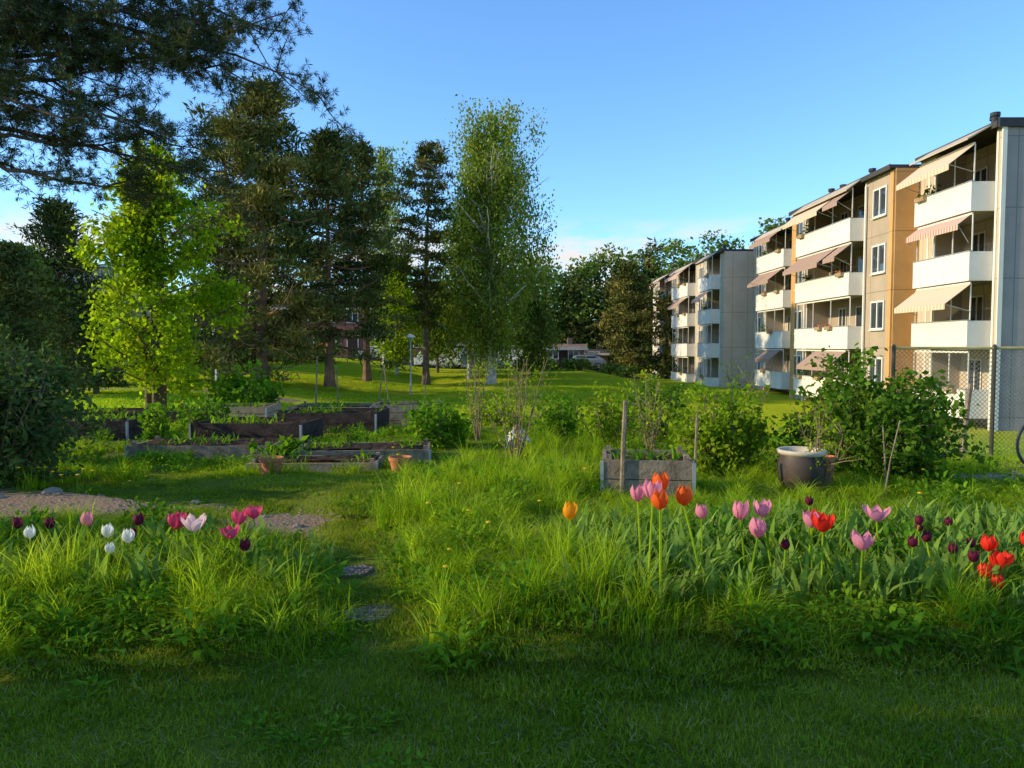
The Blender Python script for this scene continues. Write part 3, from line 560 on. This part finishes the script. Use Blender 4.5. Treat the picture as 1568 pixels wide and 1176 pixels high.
# ------------------------------------------------------------ apartment building
ZF=[-1.4,1.42,4.22,7.02]
M['soffit']=pmat('slab_soffit',(.5,.46,.4),.9)
def section(par,X,Y0,Y1,zt,zfs,balcs,wins,wm,proj=.9,aw=(),nm=''):
    wl=MB();bal=MB();wn=MB();rf=MB();awm=MB()
    ys=[Y0]+[v for bq in balcs for v in bq]+[Y1]
    for i in range(0,len(ys)-1):
        if ys[i+1]-ys[i]<.02: continue
        inb=i%2==1;x0=X+1.3 if inb else X
        wl.bb(x0,X+12,ys[i],ys[i+1],-3,zt,0)
    rf.bb(X-.25,X+12.2,Y0-.02,Y1-.002,zt+.003,zt+.16,0);rf.bb(X-.30,X-.252,Y0-.02,Y1-.002,zt-.06,zt+.18,0)
    for bi,(ya,yb) in enumerate(balcs):
        L=yb-ya
        V=[(X-.31,ya-.1,zt+.12),(X-.31,yb+.1,zt+.12),(X-proj-.35,ya-.1,zt-.42),(X-proj-.35,yb+.1,zt-.42)];V+=[(p_[0],p_[1],p_[2]-.06) for p_ in V]
        rf.add(V,[(0,1,3,2),(4,6,7,5),(2,3,7,6),(0,2,6,4),(1,5,7,3),(0,4,5,1)],1)
        bal.bb(X-.045,X-.003,ya-.16,ya-.04,-2.5,zt-.1,0);bal.bb(X-.045,X-.003,yb+.04,yb+.16,-2.5,zt-.1,0)
        for fi,z in enumerate(zfs):
            bal.bb(X-proj,X+1.297,ya+.004,yb-.004,z,z+.15,1)
            bal.bb(X-proj-.09,X-proj-.003,ya-.02,yb+.02,z-.06,z+1.12,0)
            bal.bb(X-proj,X-.003,ya-.02,ya+.06,z-.06+.003,z+1.12,0);bal.bb(X-proj,X-.003,yb-.06,yb+.02,z-.057,z+1.12,0)
            bal.bb(X-proj-.12,X-proj+.02,ya-.04,yb+.04,z+1.123,z+1.16,2)
            for q in range(int(L/1.4)):
                yy=ya+.5+q*1.35+rng.uniform(-.1,.1)
                if rng.uniform()<.4:
                    bal.bb(X-proj-.28,X-proj-.125,yy,yy+.7,z+.98,z+1.17,3)
                    n=30;P=np.stack([rng.uniform(X-proj-.28,X-proj-.1,n),rng.uniform(yy,yy+.7,n),rng.uniform(z+1.15,z+1.3,n)],1);wn.leaves(P,.09,.06,4 if rng.uniform()<.6 else 3)
            for yy in (ya+.05,ya+L*.33,ya+L*.66,yb-.05): bal.bb(X-proj+.03,X-proj+.07,yy-.02,yy+.02,z+1.163,z+2.62,0)
            bal.bb(X-proj+.028,X-proj+.082,ya+.08,yb-.08,z+2.623,z+2.70,0)
            xr=X+1.3
            for (c,w,z0,z1) in((ya+L*.3,L*.36,1.0,2.3),(ya+L*.72,.9,.2,2.3)):
                wn.bb(xr-.03,xr-.004,c-w/2,c+w/2,z+z0,z+z1,0)
                for yy in(c-w/2,c,c+w/2): wn.bb(xr-.06,xr-.031,yy-.035,yy+.035,z+z0-.04,z+z1+.04,1)
                for zz in(z0,z1): wn.bb(xr-.058,xr-.031,c-w/2+.036,c-.036,z+zz-.035,z+zz+.035,1);wn.bb(xr-.058,xr-.031,c+.036,c+w/2-.036,z+zz-.035,z+zz+.035,1)
            if rng.uniform()<.7: wn.bb(X+.7,X+1.1,ya+.3,ya+.9,z+.153,z+rng.uniform(1.2,1.8),2+int(rng.integers(0,2)))
            if rng.uniform()<.5: wn.leaves(np.array([X-proj+.35,yb-.6,z+1.3])+rng.normal(size=(120,3))*[.14,.2,.22],.16,.08,4)
            key=(bi,fi)
            for (b1,f1,am,y0f,y1f,ex) in aw:
                if (b1,f1)==key:
                    ya2=ya+L*y0f;yb2=ya+L*y1f;Lx=ex;zt2=z+2.6
                    sl=math.radians(38);dx=-Lx*math.cos(sl);dz=-Lx*math.sin(sl)
                    V=[];x0=X-proj+.02
                    for k in(0,1):
                        for yy in(ya2,yb2):V+= [(x0+dx*k,yy,zt2+dz*k),(x0+dx*k,yy,zt2+dz*k+.02)]
                    awm.add(V,[(0,4,6,2),(1,3,7,5),(0,1,5,4),(2,6,7,3),(0,2,3,1)],am)
                    awm.bb(x0+dx-.02,x0+dx-.002,ya2,yb2,zt2+dz-.22,zt2+dz+.02,am)
                    awm.tube([(x0,ya2+.03,z+1.5),(x0+dx,ya2+.03,zt2+dz)],[.015,.015],3,4);awm.tube([(x0,yb2-.03,z+1.5),(x0+dx,yb2-.03,zt2+dz)],[.015,.015],3,4)
    for (yc,w) in wins:
        for z in zfs:
            z0,z1=z+.95,z+2.3
            wn.bb(X-.02,X-.003,yc-w/2,yc+w/2,z0,z1,0)
            for yy in(yc-w/2,yc,yc+w/2): wn.bb(X-.07,X-.021,yy-.04,yy+.04,z0-.05,z1+.05,1)
            for zz in(z0,z1): wn.bb(X-.068,X-.021,yc-w/2+.041,yc-.041,zz-.04,zz+.04,1);wn.bb(X-.068,X-.021,yc+.041,yc+w/2-.041,zz-.04,zz+.04,1)
            wn.bb(X-.14,X-.072,yc-w/2-.06,yc+w/2+.06,z0-.09,z0-.05,1)
    wl.make('walls'+nm,[wm],parent=par);rf.make('roof'+nm,[M['roof'],M['fascia']],parent=par)
    if bal.v: bal.make('balconies'+nm,[M['white'],M['soffit'],M['metal'],M['wood_tan']],parent=par)
    if wn.v: wn.make('windows'+nm,[M['glass'],M['white'],M['wood_tan'],M['terra'],M['bushd']],parent=par)
    if awm.v: awm.make('awnings'+nm,[M['awn'],M['awn2'],M['awn3'],M['metal']],parent=par)
ap=empty('apartment_building')
section(ap,19.5,30,36,10.25,ZF,[(30.4,34.6)],[],M['cream'],.9,[(0,3,2,0,.98,1.3),(0,2,0,.05,1.,.6),(0,1,2,.0,.95,1.3)],'_a')
section(ap,18.3,36.01,49,10.0,ZF,[(39.0,46.3)],[(37.4,1.3),(47.7,1.2)],M['tan'],.7,[(0,3,2,.3,1,1.2),(0,3,1,.0,.25,1.0),(0,2,1,.25,.95,1.3),(0,2,1,.0,.2,1.1),(0,0,1,.05,.6,1.3)],'_b')
section(ap,19.3,49.01,60,9.85,ZF,[(51.2,56.8)],[(50.2,.9),(58.4,1.2)],M['cream'],.7,[(0,3,1,.1,.9,1.1),(0,2,1,.1,.9,1.2),(0,0,1,.1,.6,1.)],'_c')
Z2=[z-.8 for z in ZF]
section(ap,17.0,60.01,90,9.1,Z2,[(61.2,65.2),(69.2,76.0),(80,86)],[(67.2,1.3),(78,1.3),(88,1.2)],M['cream'],.7,[(1,3,0,.1,.9,1.2),(1,2,1,.1,.7,1.2),(0,2,0,.2,.9,1.),(2,3,0,.1,.8,1.)],'_d')
b=MB();b.bb(19.5,31.5,29.93,29.997,-3,10.24,0);b.bb(18.31,19.497,35.95,36.0,-2.5,9.98,1);b.bb(17.0,19.297,59.94,60.0,-3,9.08,2)
b.bb(19.38,19.56,29.86,29.927,-2.5,10.2,3);b.bb(18.22,18.296,36.02,36.35,-2.5,9.9,1);b.bb(18.22,18.296,48.2,48.9,-2.5,9.9,1)
b.bb(19.2,31.8,29.8,29.925,10.15,10.5,4)
b.make('gable_panels',[M['greyp'],M['orange'],M['beigep'],M['white'],M['black']],parent=ap)
b=MB()
for X,Y,z in((19.9,31.2,10.4),(20.2,31.7,10.4),(18.9,39.6,10.1),(19.1,43.5,10.1),(18.9,44.6,10.1),(19.8,54,10),(17.8,63,9.3),(18,72,9.3)):
    b.lathe([(.13,0),(.13,.55),(.19,.55),(.19,.7),(0,.72)],0,10,(X,Y,z))
for Y,X in((38.75,18.1),(46.6,18.1),(35.2,19.4),(66,16.9)): b.tube([(X+.1,Y,-2.3),(X+.1,Y,9.7)],[.06,.06],1,6)
b.make('vents_and_downpipes',[M['black'],M['white']],parent=ap)
# ------------------------------------------------------------ distant houses
def house(name,X,Y,w,d,hh,rh,wm,rm,rz=0,nwin=4,st=2):
    g=h(X,Y);par=empty(name,(X,Y,g));par.rotation_euler=(0,0,rz)
    b=MB();b.bb(-w/2,w/2,-d/2,d/2,-1,hh,0);b.make('walls',[wm],parent=par)
    b=MB();o=.4
    V=[(-w/2-o,-d/2-o,hh-.1),(w/2+o,-d/2-o,hh-.1),(w/2+o,0,hh+rh),(-w/2-o,0,hh+rh),(-w/2-o,d/2+o,hh-.1),(w/2+o,d/2+o,hh-.1)]
    b.add(V,[(0,1,2,3),(3,2,5,4)],0);V=[(v[0],v[1],v[2]+.15) for v in V];b.add(V,[(0,1,2,3),(3,2,5,4)],0)
    b.bb(-w/2-o,w/2+o,-d/2-o-.03,-d/2-o,hh-.15,hh+.1,1);b.box((w*.2,0,hh+rh+.3),(.5,.5,1),0);b.make('roof',[rm,M['white']],parent=par)
    b=MB()
    for f in range(st):
        for i in range(nwin):
            x=-w/2+w*(i+.5)/nwin;z=1.0+f*2.7;b.bb(x-.55,x+.55,-d/2-.03,-d/2-.003,z,z+1.2,0)
            for xx in(-.6,0,.6): b.bb(x+xx-.05,x+xx+.05,-d/2-.08,-d/2-.031,z-.08,z+1.28,1)
            b.bb(x-.549,x+.549,-d/2-.07,-d/2-.032,z-.08,z,1);b.bb(x-.549,x+.549,-d/2-.07,-d/2-.032,z+1.2,z+1.28,1)
    b.bb(-.5,.5,-d/2-.09,-d/2-.082,0,2.05,2);b.make('windows_and_door',[M['glass'],M['white'],M['wood_dark']],parent=par)
redw=pmat('red_brown_siding',(.26,.11,.075),.9,1,.15)
house('brown_row_house',-17.5,86,17,8,5.2,1.8,redw,M['roof'],0,7)
house('white_garage',-6.4,85,8,5,2.4,.4,M['white'],M['roof'],0,3,1)
house('grey_apartment_house',-33.2,60,7,8,7.6,.4,pmat('grey_render',(.5,.46,.42),.9),M['roof'],.15,3,3)
house('garden_shed',5.6,84,4.6,3,2.1,.4,pmat('shed_wood',(.36,.20,.13),.9,2,.2),pmat('shed_roof',(.22,.15,.11),.9,2,.2),.05,2,1)
house('garden_shed',9.6,88,3.2,3,2.0,.4,pmat('shed_wood2',(.36,.22,.15),.9,2,.2),M['roof'],-.05,1,1)
b=MB();xs=np.linspace(-60,14,60);rows=np.array([76,78.,80.,82.])
A,Bq=np.meshgrid(xs,rows);n=len(xs);i=np.arange(3)[:,None]*n;j=np.arange(n-1)[None]
b.add(np.stack([A,Bq,H(A,Bq)+.06],-1).reshape(-1,3),np.stack([i+j,i+j+1,i+n+j+1,i+n+j],-1).reshape(-1,4));b.make('parking_road',[M['asph']])
def car(X,Y,col,name='parked_car',van=False,rz=0):
    g=h(X,Y)+.06;par=empty(name,(X,Y,g));par.rotation_euler=(0,0,rz)
    Hh=1.45 if not van else 2.3
    prof=[(-2.15,.35),(-2.2,.75),(-1.9,.92),(-1.55,.98),(-.95,Hh-.05),(-.3,Hh),(.8,Hh),(1.5,Hh-.15),(2.0,.98),(2.15,.85),(2.15,.35)] if not van else [(-2.4,.35),(-2.45,1.0),(-2.1,1.2),(-1.5,2.1),(-1.1,2.3),(1,2.32),(2.3,2.3),(2.4,2.1),(2.42,1.2),(2.42,.8),(2.4,.35)]
    n=len(prof);ys=[-.85,-.78,.78,.85];V=[]
    for yy in ys:
        k=1 if abs(yy)<.8 else 0
        for (x,z) in prof: V.append((x*(1 if k else .985),yy*(1 if z<1.0 else .86),z if k else z-.03))
    F=[]
    for r in range(3):
        for q in range(n-1): F.append((r*n+q,r*n+q+1,(r+1)*n+q+1,(r+1)*n+q))
    b=MB();b.add(V,F,0)
    for s_ in(0,3):
        o=s_*n
        b.add(np.array(V),[(o,o+1,o+9,o+10),(o+1,o+2,o+8,o+9),(o+2,o+3,o+7,o+8),(o+3,o+4,o+6,o+7)] ,0)
        b.add(np.array(V),[(o+4,o+5,o+6,o+7)],0)
    m=pmat('car_paint',col,.3,1,.05,spec=.6);b.make('body',[m],parent=par)
    b=MB()
    for sgn in(-1,1):
        y=sgn*.765
        if van: b.box((-1.35,sgn*.745,1.6),(.7,.02,.5),0)
        else:
            b.box((-.45,y,1.17),(.85,.03,.3),0,rx=-sgn*.16);b.box((.6,y,1.17),(.95,.03,.3),0,rx=-sgn*.16)
    b.make('windows',[M['glass']],parent=par)
    b=MB()
    for x in(-1.35,1.35):
        for sgn in(-1,1):
            b.tube([(x,sgn*.68,.32),(x,sgn*.885,.32)],[.32,.32],0,16);b.tube([(x,sgn*.885,.32),(x,sgn*.89,.32)],[.32,.18],0,16);b.tube([(x,sgn*.89,.32),(x,sgn*.892,.32)],[.18,.005],1,16)
    b.make('wheels',[M['black'],M['metal']],parent=par)
car(-4.3,77.4,(.25,.32,.42));car(2.4,77.5,(.45,.45,.44));car(7.6,78,(.20,.21,.22));car(-7.6,77,(.75,.75,.73),'parked_van',True);car(-1.0,78.6,(.75,.75,.73),'parked_van',True);car(-14,78,(.6,.6,.6))
def lamp(X,Y,hh):
    b=MB();b.tube([(0,0,-.1),(0,0,.8),(0,0,hh)],[.07,.06,.045],0,8);b.lathe([(.05,hh),(.09,hh+.02),(.1,hh+.1),(.22,hh+.28),(.25,hh+.36)],0,14);b.lathe([(.33,hh+.36),(.33,hh+.4),(.18,hh+.52),(.02,hh+.58)],1,14)
    b.make('street_lamp',[M['metal'],M['white']],(X,Y,h(X,Y)))
lamp(-6.8,50,3.5);lamp(-3.0,66,3.3);lamp(-28,70,3.5)
stake(-15.5,39,1.1,.06,0,0,'white','white_marker_post')
# ------------------------------------------------------------ chain-link fence
def fence():
    P=[np.array((6.55,12.8)),np.array((8.15,12.6)),np.array((11.2,12.4))];top=1.47
    par=empty('chain_link_fence');b=MB()
    for i,p in enumerate(P): 
        g=h(*p);b.tube([(p[0],p[1],g-.2),(p[0],p[1],top+.03)],[.034,.034],0,8);b.lathe([(.036,0),(.02,.03),(0,.035)],0,8,(p[0],p[1],top+.03))
    for a,c in zip(P[:-1],P[1:]): b.tube([(a[0],a[1],top),(c[0],c[1],top)],[.025,.025],1,6)
    b.make('posts_and_rail',[pmat('dark_post',(.06,.055,.04),.6,6,.3),pmat('ochre_rail',(.50,.40,.14),.7,5,.2)],parent=par)
    b=MB();s=.075
    for a,c in zip(P[:-1],P[1:]):
        L=np.linalg.norm(c-a);u=(c-a)/L;g=min(h(*a),h(*c))+.03;Hh=top-g
        for sg in(1,-1):
            k=-Hh if sg==1 else 0
            while k<(L if sg==1 else L+Hh):
                x0,x1=(k,k+Hh) if sg==1 else (k,k-Hh)
                t0=max(0,min(1,(0-x0)/(x1-x0) if sg==1 else (x0-L)/(Hh))) if (x0<0 or x0>L) else 0
                t1=1.
                if sg==1 and x1>L:t1=(L-x0)/Hh
                if sg==-1 and x1<0:t1=x0/Hh
                if t1>t0+.01:
                    q0=x0+(x1-x0)*t0;q1=x0+(x1-x0)*t1
                    b.tube([(a[0]+u[0]*q0,a[1]+u[1]*q0+.005*sg,g+Hh*t0),(a[0]+u[0]*q1,a[1]+u[1]*q1+.005*sg,g+Hh*t1)],[.0042,.0042],0,3)
                k+=s
    b.make('wire_mesh',[pmat('wire',(.20,.20,.17),.7,4,.2,metal=.0)],parent=par)
fence()
def bicycle(X,Y,rz):
    par=empty('bicycle',(X,Y,h(X,Y)));par.rotation_euler=(math.radians(6),0,rz)
    b=MB();a=np.linspace(0,2*math.pi,33)
    for cx in(0,1.05):
        b.tube(np.stack([cx+.33*np.cos(a),0*a,.34+.33*np.sin(a)],1),np.full(33,.016),0,6);b.tube(np.stack([cx+.305*np.cos(a),0*a,.34+.305*np.sin(a)],1),np.full(33,.008),1,5)
        for k in range(18): b.tube([(cx,0,.34),(cx+.305*math.cos(k*.349),0,.34+.305*math.sin(k*.349))],[.0015,.0015],1,3)
        b.tube([(cx,-.05,.34),(cx,.05,.34)],[.02,.02],1,8)
    b.make('wheels',[M['black'],M['metal']],parent=par,smooth=True)
    b=MB();bbk=(.42,0,.3);st=(.28,0,.82);hd=(.86,0,.86);hb=(.9,0,.72)
    for p,q in((bbk,st),(st,hd),(bbk,hb),(hd,hb),((0,0,.34),bbk),((0,0,.34),st),(hb,(1.05,0,.34))): b.tube([p,q],[.016,.016],0,8)
    b.tube([hd,(.84,0,1.0),(.86,0,1.02)],[.012]*3,1,6);b.tube([(.72,-.28,1.03),(.86,-.1,1.04),(.86,.1,1.04),(.72,.28,1.03)],[.012]*4,1,6)
    b.tube([st,(.26,0,.92)],[.013,.013],1,6);b.box((.24,0,.95),(.26,.13,.05),2);b.tube([(.42,-.06,.3),(.42,.06,.3)],[.09,.09],1,12);b.box((.42,-.12,.14),(.09,.09,.02),2);b.box((.42,.12,.46),(.09,.09,.02),2)
    b.make('frame',[pmat('bike_paint',(.05,.08,.16),.35,2,.1),M['metal'],M['black']],parent=par)
bicycle(6.6,9.3,.15)
# ------------------------------------------------------------ world & sun
EL=math.radians(22);S=Vector((-.995*math.cos(EL),-.10*math.cos(EL),math.sin(EL))).normalized()
w=bpy.data.worlds.new('World');sc.world=w;w.use_nodes=True;t=w.node_tree;bg=t.nodes['Background']
sky=t.nodes.new('ShaderNodeTexSky');sky.sky_type='NISHITA';sky.sun_disc=False;sky.sun_elevation=EL;sky.sun_rotation=math.atan2(S.x,S.y)%(2*math.pi);sky.air_density=1.0;sky.dust_density=.3;sky.ozone_density=1.8
tint=mixc(t,1.0,sky.outputs[0],(1.1,1.6,2.1),'MULTIPLY')
tc=t.nodes.new('ShaderNodeTexCoord');mp=t.nodes.new('ShaderNodeMapping');mp.inputs['Scale'].default_value=(1,1,3.2);t.links.new(tc.outputs['Generated'],mp.inputs[0])
nz=t.nodes.new('ShaderNodeTexNoise');nz.inputs['Scale'].default_value=6;nz.inputs['Detail'].default_value=8;nz.inputs['Roughness'].default_value=.6;t.links.new(mp.outputs[0],nz.inputs['Vector'])
sx=t.nodes.new('ShaderNodeSeparateXYZ');t.links.new(tc.outputs['Generated'],sx.inputs[0])
el=t.nodes.new('ShaderNodeMapRange');t.links.new(sx.outputs[2],el.inputs[0]);el.inputs[1].default_value=.17;el.inputs[2].default_value=.12
cl=t.nodes.new('ShaderNodeMapRange');t.links.new(nz.outputs[0],cl.inputs[0]);cl.inputs[1].default_value=.46;cl.inputs[2].default_value=.57
mm=t.nodes.new('ShaderNodeMath');mm.operation='MULTIPLY';t.links.new(el.outputs[0],mm.inputs[0]);t.links.new(cl.outputs[0],mm.inputs[1])
cc=t.nodes.new('ShaderNodeMix');cc.data_type='RGBA';t.links.new(mm.outputs[0],cc.inputs[0]);t.links.new(tint,cc.inputs[6]);cc.inputs[7].default_value=(6.2,6.0,5.9,1)
t.links.new(cc.outputs[2],bg.inputs['Color']);bg.inputs['Strength'].default_value=.15
l=bpy.data.lights.new('sun','SUN');l.energy=5.0;l.angle=math.radians(.5);l.color=(1,.84,.54);lo=bpy.data.objects.new('sun',l);lo.rotation_euler=S.to_track_quat('Z','Y').to_euler();lo.location=(-30,10,30);sc.collection.objects.link(lo)
cam=bpy.data.cameras.new('camera');cam.sensor_width=36;cam.lens=36*1141/1568;cam.clip_end=3000;cam.clip_start=.05
co=bpy.data.objects.new('camera',cam);co.location=(0,0,EYE);co.rotation_euler=(math.radians(90-2.9),0,0);sc.collection.objects.link(co);sc.camera=co
sc.view_settings.view_transform='Standard';sc.view_settings.look='None';sc.view_settings.exposure=0
